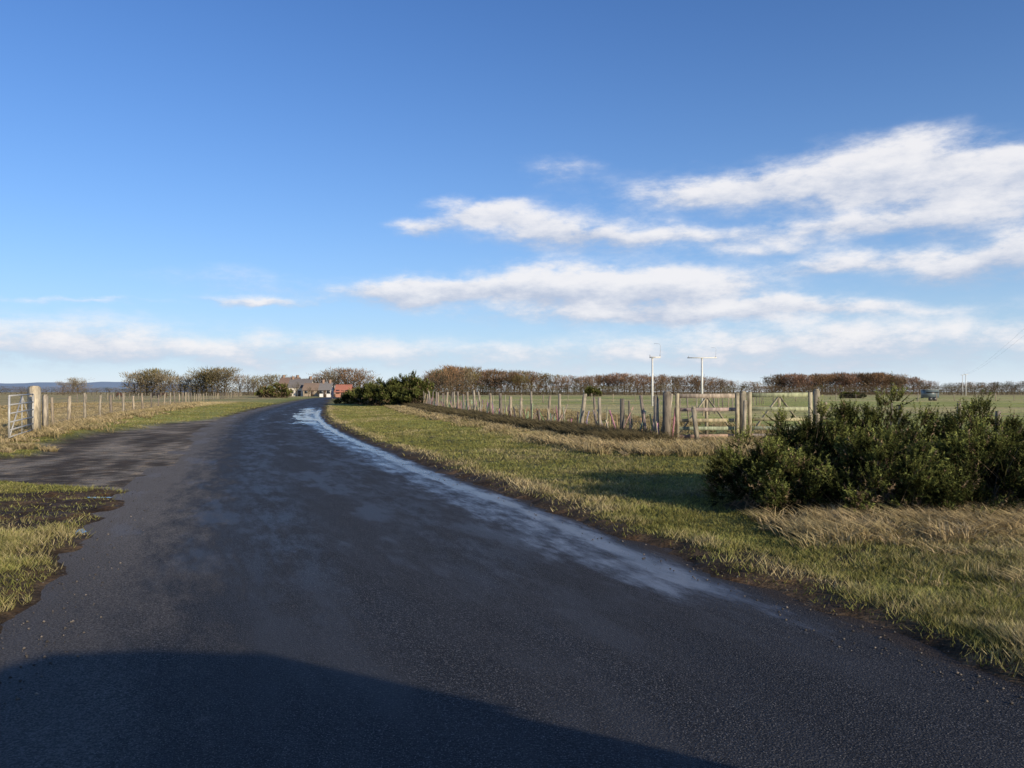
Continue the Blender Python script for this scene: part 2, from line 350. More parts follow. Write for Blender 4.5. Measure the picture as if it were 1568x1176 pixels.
n=1100;cy=rs.uniform(17.8,24,n);cx=rs.uniform(-1,14,n);k=(cx>Rf(cy)+4.2+(cy-18)*.1)&(fbm(cx*.5,cy*.5+9,3)+.25*(rs.rand(n)-.5)>.47);parts.append(tussocks(cx[k],cy[k],38,.10,.32,.22))
n=600;cy=rs.uniform(21,84,n);cx=fence_x(cy)-1.2-rs.rand(n)**1.3*2.5;parts.append(tussocks(cx,cy,30,.08,.26,.3,.1))
n=2400;cy=21.5+rs.rand(n)**1.4*62;cx=fence_x(cy)-.1-rs.rand(n)*1.5;parts.append(tussocks(cx,cy,30,.12,.44,.35,.85))
n=900;cy=rs.uniform(22,60,n);cx=fence_x(cy)+rs.rand(n)*8;parts.append(tussocks(cx,cy,26,.12,.32,.3,.25))
LFP=np.array([(-14.4,22.8),(-16.2,27),(-19.7,35.5),(-21.6,41),(-24.5,49.5),(-34,80),(-47,120),(-60,165),(-78,230)])
def lfx(y): return np.interp(y,LFP[:,1],LFP[:,0])
n=1300;cy=rs.uniform(22,90,n);cx=lfx(cy)+rs.randn(n)*.9;k=(gravel_mask(cx,cy)<.3);parts.append(tussocks(cx[k],cy[k],28,.1,.32,.3,.1))
n=1800;cy=rs.uniform(24,100,n);cx=lfx(cy)-rs.rand(n)*16;parts.append(tussocks(cx,cy,22,.08,.25,.35,.2))
n=60;cy=rs.uniform(18.6,22,n);cx=rs.uniform(-15,-12.2,n);parts.append(tussocks(cx,cy,40,.05,.2,.2,.2))
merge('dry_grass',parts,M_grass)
# ---------------------------------------------------------------- gorse
def unit(v): return v/np.maximum(np.linalg.norm(v,axis=1,keepdims=True),1e-6)
def gorse(name,lobes,nsub,nsh,slen,nk,nl,nw,subr=.26,dead=.05,bright=1.):
    parts=[]
    for (cx,cy,r,h) in lobes:
        ns=max(6,int(nsub*r*h));d0=unit(rs.randn(ns,3));d0[:,2]=np.abs(d0[:,2])
        rad=(.35+.65*rs.rand(ns)**.4)*rs.uniform(.78,1.08,ns)
        sc=np.stack([cx+d0[:,0]*(r-subr*.5)*rad,cy+d0[:,1]*(r-subr*.5)*.9*rad,.10*h+d0[:,2]*(h*.90-slen*.7)*rad+subr*.2],1)
        sr=subr*rs.uniform(.5,1.3,ns);stone=rs.uniform(.6,1.35,ns)
        n=ns*nsh;ids=np.repeat(np.arange(ns),nsh)
        ax=unit(d0*.8+np.array([0,0,.45]))[ids]
        d=unit(rs.randn(n,3)+ax*1.1)
        b=sc[ids]+d*(sr[ids]*rs.rand(n)**.5)[:,None]*.55
        b[:,2]=np.maximum(b[:,2],.04)
        dr=unit(d*.8+ax*.5+np.array([0,0,.25])+rs.randn(n,3)*.15)
        L=slen*(.45+.8*rs.rand(n)+.9*(rs.rand(n)<.05))
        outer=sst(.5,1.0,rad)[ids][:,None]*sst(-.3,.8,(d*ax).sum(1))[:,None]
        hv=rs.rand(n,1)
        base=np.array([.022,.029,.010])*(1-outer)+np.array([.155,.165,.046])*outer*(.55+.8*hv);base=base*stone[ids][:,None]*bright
        low=(b[:,2]<.35*h)[:,None]
        isd=(rs.rand(n,1)<dead+.18*low);base=np.where(isd,np.array([.22,.155,.09])*(.4+rs.rand(n,1)),base)
        t=rs.rand(n,nk)
        P=b[:,None]+dr[:,None]*(L[:,None]*t)[...,None];D=np.repeat(dr[:,None],nk,1)
        ra=unit(rs.randn(n*nk,3)).reshape(n,nk,3);nd=unit((D*.6+ra*.95).reshape(-1,3));P=P.reshape(-1,3)
        pw=unit(np.cross(nd,rs.randn(n*nk,3)))
        ll=(nl*(.6+.8*rs.rand(n*nk))*(1.15-.5*t.ravel()))[:,None]
        V=np.stack([P-pw*nw/2,P+pw*nw/2,P+nd*ll],1).reshape(-1,3)
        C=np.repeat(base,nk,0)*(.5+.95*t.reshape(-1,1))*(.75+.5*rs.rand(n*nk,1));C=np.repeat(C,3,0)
        parts.append((V,np.arange(len(V)).reshape(-1,3),None,C))
        pw=unit(np.cross(dr,rs.randn(n,3)))*nw*.6
        V=np.stack([b-pw,b+pw,b+dr*L[:,None]],1).reshape(-1,3);parts.append((V,np.arange(len(V)).reshape(-1,3),None,np.repeat(np.tile([[.06,.05,.022]],(n,1)),3,0)))
        m=ns*2;s=np.stack([cx+rs.randn(m)*r*.28,cy+rs.randn(m)*r*.28,np.zeros(m)],1);tg=np.concatenate([sc,sc+rs.randn(ns,3)*.12])
        pw=unit(np.cross(tg-s,rs.randn(m,3)))*nw*1.1
        V=np.stack([s-pw,s+pw,tg],1).reshape(-1,3);parts.append((V,np.arange(len(V)).reshape(-1,3),None,np.repeat(np.tile([[.17,.125,.08]],(m,1)),3,0)))
    return merge(name,parts,M_gorse)
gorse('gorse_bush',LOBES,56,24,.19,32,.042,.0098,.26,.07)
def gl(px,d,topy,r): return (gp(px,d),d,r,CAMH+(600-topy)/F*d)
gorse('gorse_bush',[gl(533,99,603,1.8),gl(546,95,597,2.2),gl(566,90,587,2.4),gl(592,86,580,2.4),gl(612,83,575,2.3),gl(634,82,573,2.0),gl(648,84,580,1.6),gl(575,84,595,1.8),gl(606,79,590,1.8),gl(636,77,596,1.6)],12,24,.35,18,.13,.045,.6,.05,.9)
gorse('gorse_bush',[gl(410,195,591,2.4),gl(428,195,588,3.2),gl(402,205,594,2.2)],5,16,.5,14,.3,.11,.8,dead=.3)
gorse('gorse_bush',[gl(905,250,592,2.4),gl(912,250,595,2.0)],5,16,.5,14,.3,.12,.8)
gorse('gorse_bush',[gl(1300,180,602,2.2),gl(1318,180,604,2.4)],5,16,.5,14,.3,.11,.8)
# ---------------------------------------------------------------- fences
WC=[(.26,.205,.14),(.20,.16,.12),(.33,.265,.18),(.15,.125,.095),(.28,.235,.17)]
def polyl(P,step,jit=.1):
    P=np.array(P,float);seg=np.hypot(*(P[1:]-P[:-1]).T);cum=np.concatenate([[0],np.cumsum(seg)]);out=[];s=0
    while s<cum[-1]:
        out.append((float(np.interp(s,cum,P[:,0])),float(np.interp(s,cum,P[:,1]))));s+=step*(1+random.uniform(-jit,jit))
    return out
def hz(x,y): return float(H(np.array([x]),np.array([y]))[0])
def fence(name,P,step,h,w,lean=.06,wires=(.25,.5,.75,.98,1.12),net=.0,nety=40,pal=0,wk=1.,jit=.12):
    g=Geo();gw=Geo();pts=polyl(P,step,jit);tops=[]
    for (x,y) in pts:
        z=hz(x,y)-.1;hh=h*random.uniform(.86,1.1);lx=random.gauss(0,lean);ly=random.gauss(0,lean)
        c=random.choice(WC);ww=w*random.uniform(.75,1.25);g.tube([(x,y,z),(x+lx*.5,y+ly*.5,z+hh*.5),(x+lx,y+ly,z+hh+.1)],ww/2,7,c,ww/2*.85);tops.append((x,y,z+.1,lx,ly,hh))
    for i in range(len(tops)-1):
        a=tops[i];b=tops[i+1]
        wr=(.0022+.00002*a[1])*wk
        for f in wires:
            f*=h/1.25
            p=[(a[0]+a[3]*f/h,a[1]+a[4]*f/h-.05,a[2]+f),((a[0]+b[0])/2,(a[1]+b[1])/2-.05,(a[2]+b[2])/2+f-.015),(b[0]+b[3]*f/h,b[1]+b[4]*f/h-.05,b[2]+f)]
            gw.tube(p,wr,3,(.25,.22,.19),cap=False)
        if net and a[1]<nety:
            L=math.hypot(b[0]-a[0],b[1]-a[1]);k=int(L/net)
            for j in range(1,k):
                t=j/k;x=a[0]+(b[0]-a[0])*t;y=a[1]+(b[1]-a[1])*t-.05;z=a[2]+(b[2]-a[2])*t;gw.tube([(x,y,z),(x,y,z+.8)],wr*.8,3,(.25,.22,.19),cap=False)
        for j in range(int(pal)):
            t=random.random();x=a[0]+(b[0]-a[0])*t+random.gauss(0,.12);y=a[1]+(b[1]-a[1])*t-.1+random.gauss(0,.1);z=a[2]
            hh=random.uniform(.35,1.0);lx=random.gauss(0,.2);c=[v*random.uniform(.8,1.9) for v in random.choice(WC)]
            g.beam((x,y,z-.05),(x+lx,y+random.gauss(0,.08),z+hh),.04*random.uniform(.6,1.3),.02,tuple(c),jit=.004)
    e=empty(name);g.out('posts',M_wood,e);gw.out('wire',M_metal,e);return e
fence('wire_fence',FP,1.9,1.38,.145,.12,net=.3,pal=8,jit=.35)
fence('wire_fence',LFP[1:],4.4,1.28,.14,.05,net=.3,nety=75,wk=1.4)
fence('wire_fence',[(9.0,23.1),(10.2,17.2),(14,16.6),(20,16.2)],3.0,1.05,.12,.03,net=.3)
fence('wire_fence',[(9.3,23.6),(16,25.5),(30,28),(60,34)],2.6,1.15,.10,.05)
fence('wire_fence',[(3.2,30),(8,38),(16,60),(30,95)],3.2,1.2,.10,.05)
fence('wire_fence',[(-8,86),(0,104),(30,118),(80,125),(140,120)],3.4,1.2,.12,.05)
fence('wire_fence',[(-60,110),(-78,170),(-90,230)],5,1.2,.12,.04)
def gate(name,a,b,h,c,mat=M_wood,metal=False):
    e=empty(name);g=Geo();a=Vector((*a,hz(*a)));b=Vector((*b,hz(*b)));d=(b-a);z=Vector((0,0,1));zz=.16
    P=lambda t,f:a+d*t+z*(zz+f*(h-zz))
    if metal:
        for f in (0,.17,.36,.57,.78,1): g.tube([P(0,f),P(1,f)],.024,7,c)
        for t in (0,1): g.tube([P(t,0),P(t,1)],.03,7,c)
        g.tube([P(.5,0),P(.5,1)],.018,6,c);g.tube([P(.02,0),P(.5,.98)],.018,6,c);g.tube([P(.98,0),P(.5,.98)],.018,6,c)
    else:
        n=d.cross(z).normalized()*.03
        for f in (0,.19,.4,.66,1):
            k=.12 if f==1 else .10;cc=tuple(v*random.uniform(.75,1.1) for v in c);g.beam(P(0,f+random.uniform(-.01,.01)),P(1,f+random.uniform(-.015,.015)),.03,k,cc,jit=.003)
        for t in (.02,.98): g.beam(P(t,-.06)+n*1.1,P(t,1.07)+n*1.1,.11,.035,c,jit=.003)
        for t0,f0,t1,f1 in ((.04,.02,.5,.98),(.96,.02,.5,.98),(.5,0,.5,1)): g.beam(P(t0,f0)-n*1.1,P(t1,f1)-n*1.1,.09,.025,tuple(v*.85 for v in c))
    g.out('frame',mat,e);return e
gate('field_gate',(4.62,22.5),(6.45,22.75),1.30,(.35,.295,.195))
gate('field_gate',(6.75,22.8),(8.65,23.05),1.32,(.38,.325,.21))
def post(x,y,h,w,c,lean=0):
    g=Geo();z=hz(x,y);g.beam((x,y,z-.1),(x+lean,y,z+h-.03),w,w,c,jit=.008);g.beam((x+lean,y,z+h-.03),(x+lean,y,z+h+.02),w,w,c,taper=.6);return g.out('gate_post',M_wood)
post(4.35,22.45,1.42,.22,(.18,.145,.105),.02);post(4.12,22.6,1.3,.13,(.28,.23,.165),-.05);post(6.6,22.78,1.42,.17,(.28,.235,.16));post(8.83,23.1,1.48,.16,(.26,.22,.155));post(5.2,22.3,1.0,.12,(.28,.235,.165),-.12);post(6.5,22.4,1.15,.11,(.30,.25,.175),.05)
gate('field_gate',(-16.05,26.7),(-14.45,22.9),1.35,(.46,.44,.40),M_metal,True)
post(-16.25,27.1,1.60,.28,(.46,.38,.26));post(-16.75,28.6,1.3,.14,(.36,.30,.22))
# ---------------------------------------------------------------- poles + lines
def tpole(px,d,topy,arm,off=0,r=.11):
    e=empty('utility_pole');x=gp(px,d);h=CAMH+(600-topy)/F*d;g=Geo();c=(.66,.64,.59);xo=x+off
    g.tube([(x,d,-.3),(x,d,h*.5),(x,d,h-.05)],r,10,c,r*.8);g.out('pole',M_paint,e)
    g=Geo();g.beam((xo-arm*.5,d-.1,h-.08),(xo+arm*.5,d-.1,h-.08),.14,.14,c);g.out('crossarm',M_paint,e)
    g=Geo()
    for k in (-.46,.46):
        for j,rr in enumerate((.035,.055,.035)): g.tube([(xo+arm*k,d-.1,h+j*.07),(xo+arm*k,d-.1,h+.04+j*.07)],rr,8,(.35,.3,.27))
    xe=xo+arm*.46
    g.tube([(xe,d-.1,h+.1),(xe+.05,d-.1,h+1.1),(xe-.1,d-.1,h+1.28),(xe-.6,d-.1,h+1.3)],.014,4,(.4,.4,.42))
    g.out('insulators',M_paint,e);return (x,d,h)
p1=tpole(999,80,546,1.1,.25,.11);p2=tpole(1075,108,547,4.0,0,.16)
p3=tpole(1479,300,573,1.6,0,.16);p4=tpole(1474,330,574,1.6,0,.14)
g=Geo()
def cat(a,b,sag,r):
    pts=[]
    for i in range(25):
        t=i/24;pts.append((a[0]+(b[0]-a[0])*t,a[1]+(b[1]-a[1])*t,a[2]+(b[2]-a[2])*t-sag*4*t*(1-t)))
    g.tube(pts,r,3,(.25,.26,.28),cap=False)
cat((44,60,11.5),(p3[0],300,p3[2]),1.2,.010);cat((45.2,60,11.5),(p3[0]+.7,300,p3[2]),1.2,.010)
g.out('power_line',M_metal)
# ---------------------------------------------------------------- distant trees
def ribbon(parts,A,B,wa,wb,C):
    A=np.array(A);B=np.array(B);n=len(A);d=unit(B-A);s=unit(np.cross(d,np.tile([[0.,1.,0.]],(n,1))+rs.randn(n,3)*.2));wa=np.reshape(wa,(-1,1));wb=np.reshape(wb,(-1,1))
    V=np.stack([A-s*wa,A+s*wa,B+s*wb,B-s*wb],1).reshape(-1,3);q=np.arange(4*n).reshape(-1,4);parts.append((V,q,np.repeat(np.tile(C,(n,1)),4,0)))
def trees(name,lst):
    RQ=[];TR=[]
    for (x,y,h,w,col,dens) in lst:
        col=np.array(col);z=0.
        nl=16;A=[];B=[];WA=[];WB=[]
        A.append((x,y,z-.2));B.append((x+rs.randn()*.2,y,z+h*.5));WA.append(.03*h);WB.append(.014*h)
        tips=[]
        for i in range(nl):
            t=.15+.4*rs.rand();a=rs.rand()*2*np.pi;el=.5+.9*rs.rand();L=h*(.25+.25*rs.rand())
            s=np.array([x,y,z+h*t]);e=s+np.array([math.cos(a)*w*.36*rs.uniform(.4,1.1),math.sin(a)*w*.36,L*math.sin(el)*.9]);A.append(s);B.append(e);WA.append(.010*h);WB.append(.004*h);tips.append(e)
            for j in range(4):
                e2=e+np.array([rs.randn()*w*.12,rs.randn()*w*.12,rs.rand()*h*.22]);e2[2]=min(e2[2],z+h*.97);A.append(e);B.append(e2);WA.append(.005*h);WB.append(.002*h);tips.append(e2)
        ribbon(RQ,A,B,WA,WB,np.array([.10,.08,.055]))
        tips=np.array(tips);n=int(dens*w*h*.9);b=tips[rs.randint(len(tips),size=n)]+rs.randn(n,3)*np.array([w*.085,w*.085,h*.055])
        lowm=rs.rand(n)<.28;b[lowm]=np.stack([x+rs.randn(lowm.sum())*w*.3,y+rs.randn(lowm.sum())*w*.2,z+rs.rand(lowm.sum())*h*.45],1)
        top=(b[:,2]-z)/h;b[:,2]=np.minimum(b[:,2],z+h*(1-.12*rs.rand(n)))
        c0=np.array([x,y,z+h*.3]);d=unit(unit(b-c0)+np.array([0,0,.35])+rs.randn(n,3)*.35)
        sz=h*.085*(.5+rs.rand(n,1));pw=unit(np.cross(d,rs.randn(n,3)))*h*.009*(.6+.8*rs.rand(n,1))
        V=np.stack([b-pw,b+pw,b+d*sz],1).reshape(-1,3)
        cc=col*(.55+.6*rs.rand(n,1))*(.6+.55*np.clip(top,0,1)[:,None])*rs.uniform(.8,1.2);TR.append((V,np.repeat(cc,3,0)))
    V=[];C=[];q=[];t=[];o=0
    for v,qq,c in RQ: V.append(v);C.append(c);q.append(qq+o);o+=len(v)
    for v,c in TR: V.append(v);C.append(c);t.append(np.arange(len(v)).reshape(-1,3)+o);o+=len(v)
    return mk(name,np.concatenate(V),[np.concatenate(q),np.concatenate(t)],col=np.clip(np.concatenate(C),0,1),mat=M_twig)
BR=(.23,.14,.08);DK=(.12,.085,.05);OL=(.19,.155,.07);GN=(.055,.07,.027);PK=(.28,.165,.11);GR=(.24,.195,.13)
def contour(pts,d0,dj,cols,dens,step,wk=1.0):
    px=np.array([p[0] for p in pts]);py=np.array([p[1] for p in pts]);x=px[0];out=[]
    while x<px[-1]:
        d=d0+rs.uniform(-dj,dj);h=CAMH+(600-np.interp(x,px,py)+rs.uniform(-3.2,1.))/F*d;h=max(h,2)
        out.append((gp(x,d),d,h,h*rs.uniform(.8,1.15)*wk,cols[rs.randint(len(cols))],dens));x+=step*rs.uniform(.6,1.4)
    return out
tl=contour([(640,586),(665,568),(685,563),(700,559),(735,565),(800,569),(900,575),(960,571),(1000,575),(1060,573),(1110,580),(1178,586)],390,40,[BR,PK,OL,DK,BR],13,9)
tl+=contour([(1182,577),(1200,573),(1260,572),(1340,571),(1380,574),(1432,585)],430,30,[BR,DK,PK],15,7.5,1.0)
tl+=contour([(1432,588),(1500,584),(1600,583),(1800,578)],420,40,[DK,BR,GN],12,8)
tl+=contour([(640,590),(900,589),(1180,590),(1432,590),(1800,590)],360,20,[DK,BR,GN,OL,DK],15,7,1.7)
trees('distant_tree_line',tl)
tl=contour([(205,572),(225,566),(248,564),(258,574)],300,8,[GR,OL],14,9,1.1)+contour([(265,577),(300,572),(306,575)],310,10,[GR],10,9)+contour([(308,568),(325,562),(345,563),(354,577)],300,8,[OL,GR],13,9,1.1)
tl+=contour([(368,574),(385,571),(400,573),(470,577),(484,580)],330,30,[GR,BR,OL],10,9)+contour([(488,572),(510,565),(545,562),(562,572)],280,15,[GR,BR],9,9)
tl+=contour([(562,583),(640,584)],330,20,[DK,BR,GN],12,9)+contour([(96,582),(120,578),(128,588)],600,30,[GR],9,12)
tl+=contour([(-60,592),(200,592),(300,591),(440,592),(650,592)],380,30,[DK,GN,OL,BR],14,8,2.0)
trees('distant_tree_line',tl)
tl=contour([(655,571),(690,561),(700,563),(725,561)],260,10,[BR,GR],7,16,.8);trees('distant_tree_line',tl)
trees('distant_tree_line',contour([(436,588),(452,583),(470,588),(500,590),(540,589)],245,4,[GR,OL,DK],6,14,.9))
def hedge(name,x0,x1,d,h,step,col):
    return trees(name,[(gp(px,d),d+rs.uniform(-3,3),h*rs.uniform(.6,1.15),h*2.2,col[rs.randint(len(col))],22) for px in np.arange(x0,x1,step) if fbm(np.array([px*.02]),np.array([d]),2)[0]>.38])
hedge('hedgerow',560,1750,330,2.4,7,[DK,OL,GN]);hedge('hedgerow',-60,420,300,2.0,7,[OL,DK,BR])
# hills
g=Geo();vs=[];q=[]
xx=np.linspace(-2300,-1000,60)
for i,x in enumerate(xx):
    hh=(22+34*math.sin(math.pi*i/59)*fbm(np.array([i*.12]),np.array([2.]),3)[0]) if 0<i<59 else 0
    vs+=[(x,2600,-2),(x,2750,hh)]
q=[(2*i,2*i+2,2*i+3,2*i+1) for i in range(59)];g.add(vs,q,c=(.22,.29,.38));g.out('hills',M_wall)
# ---------------------------------------------------------------- farm buildings
def house(name,px,d,w,dep,eave,ridge,wall,roof,chim=True,nwin=3):
    e=empty(name);x=gp(px,d);g=Geo();a,b=x-w/2,x+w/2;y0,y1=d-dep/2,d+dep/2
    g.add([(a,y0,-.2),(b,y0,-.2),(b,y1,-.2),(a,y1,-.2),(a,y0,eave),(b,y0,eave),(b,y1,eave),(a,y1,eave)],
      q=[(0,1,5,4),(2,3,7,6)],t=[],c=wall)
    g.add([(a,y0,-.2),(a,y1,-.2),(a,y1,eave),(a,y0,eave),(b,y0,-.2),(b,y1,-.2),(b,y1,eave),(b,y0,eave)],q=[(1,0,3,2),(4,5,6,7)],c=wall)
    g.add([(a,y0,eave),(a,y1,eave),(a,d,ridge),(b,y0,eave),(b,y1,eave),(b,d,ridge)],t=[(0,2,1),(3,4,5)],c=wall);g.out('walls',M_wall,e)
    g=Geo();o=.35;s=(ridge-eave)/(dep/2)
    for sg in (-1,1):
        ye=d+sg*(dep/2+o);ze=eave-o*s+.05
        g.add([(a-o,ye,ze),(b+o,ye,ze),(b+o,d,ridge+.1),(a-o,d,ridge+.1),(a-o,ye,ze+.15),(b+o,ye,ze+.15),(b+o,d,ridge+.25),(a-o,d,ridge+.25)],q=[(0,1,2,3),(4,5,6,7),(0,1,5,4),(0,3,7,4),(1,2,6,5)],c=roof)
    g.out('roof',M_wall,e);g=Geo()
    for i in range(nwin):
        xx=a+w*(i+.5)/nwin
        if i==nwin//2: g.beam((xx,y0-.03,0),(xx,y0-.03,2.0),.9,.08,(.1,.07,.05),up=(0,1,0))
        else: g.beam((xx-.5,y0-.03,1.6),(xx+.5,y0-.03,1.6),.08,1.1,(.03,.035,.045))
        if eave>4: g.beam((xx-.5,y0-.03,3.9),(xx+.5,y0-.03,3.9),.08,1.0,(.03,.035,.045))
    g.out('windows_and_door',M_paint,e)
    if chim:
        g=Geo()
        for xx in (a+.6,b-.6): g.beam((xx,d,ridge-.4),(xx,d,ridge+1.1),.8,.6,(.3,.2,.14))
        g.out('chimneys',M_wall,e)
house('farmhouse',462,262,7,6,3.1,5.6,(.66,.60,.50),(.12,.11,.11));house('farmhouse',445,275,6,6,4.4,6.3,(.44,.35,.26),(.15,.10,.08))
house('barn',482,258,6,6,2.2,4.2,(.34,.27,.19),(.17,.12,.09),False);house('cottage',500,236,3.2,4,2.3,4.1,(.76,.73,.68),(.14,.13,.13));house('cottage',527,235,4.2,4,1.7,3.5,(.46,.22,.14),(.29,.11,.075),False);house('barn',514,250,4,5,2.2,3.3,(.2,.17,.14),(.24,.22,.2),False)
# livestock trailer in the right field
e=empty('livestock_trailer');d=130;x=gp(1424,d);g=Geo();c=(.10,.13,.14)
g.beam((x-1.1,d,1.25),(x+1.1,d,1.25),1.5,1.25,c);g.beam((x-1.15,d,1.93),(x+1.15,d,1.93),1.6,.07,(.3,.33,.34));g.out('body',M_paint,e)
g=Geo();g.beam((x-1.0,d-.77,1.5),(x+1.0,d-.77,1.5),.03,.22,(.02,.02,.02));g.tube([(x-.3,d-.85,.42),(x-.3,d-.68,.42)],.36,14,(.02,.02,.02));g.tube([(x+.4,d-.85,.42),(x+.4,d-.68,.42)],.36,14,(.02,.02,.02));g.beam((x-2.2,d,.55),(x-1.1,d,.6),.08,.08,(.1,.1,.1));g.beam((x-2.1,d,0),(x-2.1,d,.6),.06,.06,(.1,.1,.1));g.out('wheels_and_drawbar',M_paint,e)
# cattle
def cow(px,d,face,c):
    x0=gp(px,d);bm=bpy.data.meshes.new('cow');s=face
    J=[(0,0,1.05),(-.55*s,0,1.08),(-.85*s,0,1.1),(.5*s,0,1.05),(.8*s,0,1.15),(1.05*s,0,.9),(1.25*s,0,.45),(1.35*s,0,.2)]
    R=[.36,.34,.22,.36,.26,.17,.14,.08];E=[(0,1),(1,2),(0,3),(3,4),(4,5),(5,6),(6,7)]
    for sx in (-.16,.16):
        for (xx,root,k) in ((.55,3,0),(-.65,1,1)):
            b=len(J)
            if k: J+= [(-.6*s,sx*1.2,.75),(-.78*s,sx*1.2,.48),(-.70*s,sx*1.2,.03)]
            else: J+= [(.52*s,sx*1.1,.72),(.55*s,sx*1.1,.42),(.53*s,sx*1.1,.03)]
            R+=[.15,.075,.06];E+=[(root,b),(b,b+1),(b+1,b+2)]
    b=len(J);J+=[(-.95*s,0,1.0),(-1.0*s,0,.5)];R+=[.035,.04];E+=[(2,b),(b,b+1)]
    b=len(J);J+=[(1.12*s,.2,.78),(1.12*s,-.2,.78)];R+=[.04,.04];E+=[(5,b),(5,b+1)]
    bm.from_pydata([(x0+j[0],d+j[1],j[2]) for j in J],E,[]);ob=bpy.data.objects.new('cow',bm);scene.collection.objects.link(ob)
    m=ob.modifiers.new('s','SKIN')
    for i,r in enumerate(R): bm.skin_vertices[0].data[i].radius=(r,r)
    bm.skin_vertices[0].data[0].use_root=True
    ob.modifiers.new('u','SUBSURF').levels=1
    mm,nt,o=newmat('cow_hide');gg=N(nt);p=gg.n('ShaderNodeBsdfPrincipled');gg.L(gg.mix(gg.rng(gg.noise(gg.n('ShaderNodeNewGeometry').outputs['Position'],2,2),.45,.55),(*c,1)[:3],tuple(v*.6 for v in c)),p.inputs['Base Color']);p.inputs['Roughness'].default_value=.8;gg.L(p.outputs[0],o.inputs[0]);bm.materials.append(mm)
cow(238,190,1,(.03,.02,.015));cow(250,205,-1,(.08,.04,.02));cow(400,230,1,(.03,.02,.015));cow(183,215,1,(.10,.05,.03))
# ---------------------------------------------------------------- loose stones
sy=samp(1800,4,24,1.4);side=np.arange(1800)<900
sx=np.where(side,Rf(sy)-.05+rs.randn(1800)*.2,Lf(sy)-rs.rand(1800)**2*.9+.35+rs.randn(1800)*.1)
my=rs.uniform(13.5,26,900);mx=Lf(my)-rs.rand(900)*6;sy=np.concatenate([sy,my]);sx=np.concatenate([sx,mx])
n=len(sx);sz=np.maximum(H(sx,sy),0.004);r=.003+.011*rs.rand(n)**4
octv=np.array([(1,0,0),(-1,0,0),(0,1,0),(0,-1,0),(0,0,.7),(0,0,-.7)]);of=np.array([(0,2,4),(2,1,4),(1,3,4),(3,0,4),(2,0,5),(1,2,5),(3,1,5),(0,3,5)])
V=(octv[None]*(1+.5*(rs.rand(n,6,1)-.5)))*r[:,None,None]+np.stack([sx,sy,sz+r*.2],1)[:,None]
T=(np.arange(n)[:,None,None]*6+of[None]).reshape(-1,3);c=np.repeat(np.array([.17,.14,.11])*(.25+1.0*rs.rand(n,1)**2),6,0)
mk('gravel',V.reshape(-1,3),T,col=c,mat=M_soil)
# ---------------------------------------------------------------- unseen van added behind the photographer, shaped to cast the foreground road shadow
e=empty('shadow_caster_van')
DX=.62;DY=.92
secs=[(.12,.45,.78,.80,.55,.82),(.02,.35,.90,.93,.70,1.0),(-.30,.3,.95,.97,.82,1.20),(-.45,.3,.95,.97,.85,1.30),(-1.15,.3,.95,.97,.74,1.93),(-1.5,.3,.95,.97,.76,1.98),(-4.3,.3,.95,.97,.76,1.98),(-4.8,.3,.95,.97,.74,1.90),(-4.95,.4,.9,.93,.8,1.1)]
g=Geo();vs=[];vx=1.90+DX
for (y,zb,hb,hs,hr,zt) in secs:
    zs=min(1.05,zb+(zt-zb)*.75)
    prof=[(-hb,zb),(-hs,zs),(-hr,zt-.06),(-hr+.12,zt),(0,zt+.03),(hr-.12,zt),(hr,zt-.06),(hs,zs),(hb,zb)]
    vs+=[(vx+p[0],y+DY,p[1]) for p in prof]
k=9;q=[(i*k+j,i*k+(j+1)%k,(i+1)*k+(j+1)%k,(i+1)*k+j) for i in range(len(secs)-1) for j in range(k)]
m=len(vs);vs+=[(vx,.12+DY,.6),(vx,-4.95+DY,.7)];t=[(m,(j+1)%k,j) for j in range(k)]+[(m+1,(len(secs)-1)*k+j,(len(secs)-1)*k+(j+1)%k) for j in range(k)]
g.add(vs,q,t,c=(.08,.10,.14));g.out('body',M_paint,e,True)
g=Geo()
for yy in (-.85,-3.9):
    for sx_ in (-1,1): g.tube([(vx+sx_*.70,yy+DY,.34),(vx+sx_*.96,yy+DY,.34)],.34,20,(.02,.02,.02))
g.out('wheels',M_paint,e)
g=Geo()
for sx_ in (-1,1):
    for ya,yb in ((-1.3,-2.2),(-2.35,-3.2),(-3.35,-4.4)): g.add([(vx+sx_*.975,ya+DY,1.08),(vx+sx_*.975,yb+DY,1.08),(vx+sx_*.80,yb+DY,1.80),(vx+sx_*.80,ya+DY,1.80)],q=[(0,1,2,3)],c=(.02,.025,.03))
g.add([(vx-.8,-.44+DY,1.33),(vx+.8,-.44+DY,1.33),(vx+.66,-1.13+DY,1.93),(vx-.66,-1.13+DY,1.93)],q=[(0,1,2,3)],c=(.02,.025,.03))
g.out('windows',M_paint,e)
# ---------------------------------------------------------------- sky
SE=math.radians(15.5);sh=Vector((.68,-.735,0)).normalized()
w=bpy.data.worlds.new('World');scene.world=w;w.use_nodes=True;nt=w.node_tree;nt.nodes.clear();g=N(nt)
sky=g.n('ShaderNodeTexSky',sky_type='NISHITA');sky.sun_disc=False;sky.sun_elevation=SE;sky.sun_rotation=math.atan2(sh.x,sh.y)
sky.air_density=1.0;sky.dust_density=.4;sky.ozone_density=2.0;sky.altitude=0
tc=g.n('ShaderNodeTexCoord').outputs['Generated'];sp=g.n('ShaderNodeSeparateXYZ');g.L(tc,sp.inputs[0])
az=g.m('ARCTAN2',sp.outputs[0],sp.outputs[1]);hl=g.m('SQRT',g.m('ADD',g.m('MULTIPLY',sp.outputs[0],sp.outputs[0]),g.m('MULTIPLY',sp.outputs[1],sp.outputs[1])))
v=g.m('DIVIDE',sp.outputs[2],g.m('MAXIMUM',hl,.02))
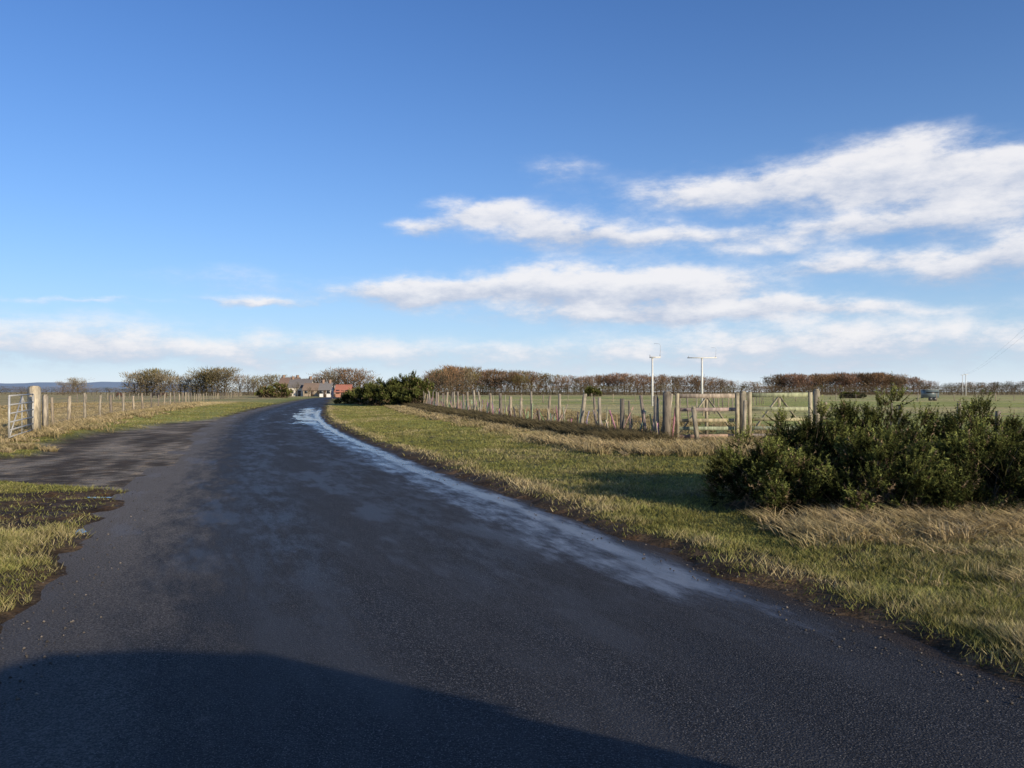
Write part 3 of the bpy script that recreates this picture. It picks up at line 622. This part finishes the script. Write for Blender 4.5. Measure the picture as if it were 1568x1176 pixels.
cb=g.n('ShaderNodeCombineXYZ');g.L(az,cb.inputs[0]);g.L(v,cb.inputs[1]);P=cb.outputs[0]
ns=g.vm('MULTIPLY',P,(1,2.3,1))
nc=g.noise(ns,9,5,.60,True)
PD=g.vm('MULTIPLY_ADD',g.vm('SUBTRACT',nc,(.5,.5,.5)),(.10,.045,0),0,P)
E=[(862,262,62,20,.5),(640,345,38,11,.85),(740,326,75,17,1.05),(850,352,95,28,1.1),(1010,358,130,12,.85),
(1385,242,90,30,1.2),(1240,278,160,32,.95),(1060,292,85,18,.75),(1450,300,110,34,.65),(1570,255,80,26,1.1),(1550,330,90,36,.5),(1330,345,120,12,.75),(1150,378,120,11,.55),(1465,410,80,18,1.15),(1290,402,95,11,.85),(1565,385,50,22,.85),(1380,330,260,80,.26),
(620,447,90,15,.9),(740,440,120,20,1.0),(880,430,120,19,1.15),(1010,442,140,24,1.2),(960,478,240,14,.75),(1190,474,180,9,.75),(1330,510,330,34,.65),
(390,456,75,6,.75),(370,428,150,18,.38),(120,455,130,4,.45),(60,510,300,34,.75),(450,540,400,18,.5),(1150,545,600,28,.55)]
tot=None;sw=None
for (px,py,rx,ry_,am) in E:
    a0=math.atan((px-784)/F);ca=math.cos(a0);cv=(600-py)/F*ca
    sx_=1/(rx*1.22/F*ca*ca);sy_=1/(ry_*1.22/F*ca)
    d=g.vm('MULTIPLY_ADD',PD,(sx_,sy_,0),0,(-a0*sx_,-cv*sy_,0))
    ee=g.m('MULTIPLY',g.m('POWER',.36788,g.vm('DOT_PRODUCT',d,d,1)),am)
    tot=ee if tot is None else g.m('ADD',tot,ee)
    sw=g.vm('MULTIPLY_ADD',d,ee,0,sw if sw is not None else (0,0,0))
s3=g.n('ShaderNodeSeparateXYZ');g.L(sw,s3.inputs[0])
n1=g.noise(ns,14,7,.64)
f=g.m('MULTIPLY',g.m('SUBTRACT',n1,.5),2.7)
back=g.m('MULTIPLY',g.rng(g.m('ABSOLUTE',az),.75,1.1),g.rng(sp.outputs[2],.5,.1,0.,.5))
tot=g.m('ADD',tot,back)
dens=g.m('ADD',g.m('MULTIPLY',tot,g.m('MULTIPLY_ADD',f,.75,1.)),g.m('MULTIPLY',g.m('MULTIPLY',f,.20),g.rng(tot,.05,.5)))
cov=g.m('MULTIPLY',g.rng(dens,.12,1.18),.94)
shade=g.m('DIVIDE',s3.outputs[1],g.m('MAXIMUM',tot,.15));shade=g.m('ADD',shade,g.m('MULTIPLY',g.m('SUBTRACT',n1,.5),2.8))
K=9.
cc=g.mix(g.rng(shade,-1.0,.6),(.48*K,.55*K,.70*K),(.91*K,.90*K,.92*K))
vm_=g.m('MAXIMUM',v,0.)
veil=g.m('MULTIPLY',g.m('EXPONENT',g.m('MULTIPLY',vm_,-5.8)),.72)
veil2=g.m('MULTIPLY',g.m('EXPONENT',g.m('MULTIPLY',vm_,-18.)),.85)
skyc=g.vm('MULTIPLY',sky.outputs[0],(.52,.85,1.40))
c1=g.mix(veil,skyc,(.47*K,.72*K,.96*K));c1=g.mix(veil2,c1,(.87*K,.91*K,.94*K))
c2=g.mix(cov,c1,cc)
bg=g.n('ShaderNodeBackground');g.L(c2,bg.inputs[0]);bg.inputs[1].default_value=1/K
ow=g.n('ShaderNodeOutputWorld');g.L(bg.outputs[0],ow.inputs[0])
sl=bpy.data.lights.new('sun','SUN');sl.energy=5;sl.angle=math.radians(.5);sl.color=(1,.88,.69);so=bpy.data.objects.new('sun',sl);scene.collection.objects.link(so)
sd=Vector((sh.x*math.cos(SE),sh.y*math.cos(SE),math.sin(SE)));so.rotation_euler=sd.to_track_quat('Z','Y').to_euler();so.location=(20,-30,20)
# ---------------------------------------------------------------- camera
cd=bpy.data.cameras.new('camera');cam=bpy.data.objects.new('camera',cd);scene.collection.objects.link(cam);scene.camera=cam
cd.sensor_width=36;cd.lens=36*F/1568;cd.clip_end=9000;cd.clip_start=.05;cam.location=(0,0,CAMH);cam.rotation_euler=(math.radians(90+.56),0,0)
scene.view_settings.view_transform='Standard';scene.view_settings.look='None';scene.view_settings.exposure=0
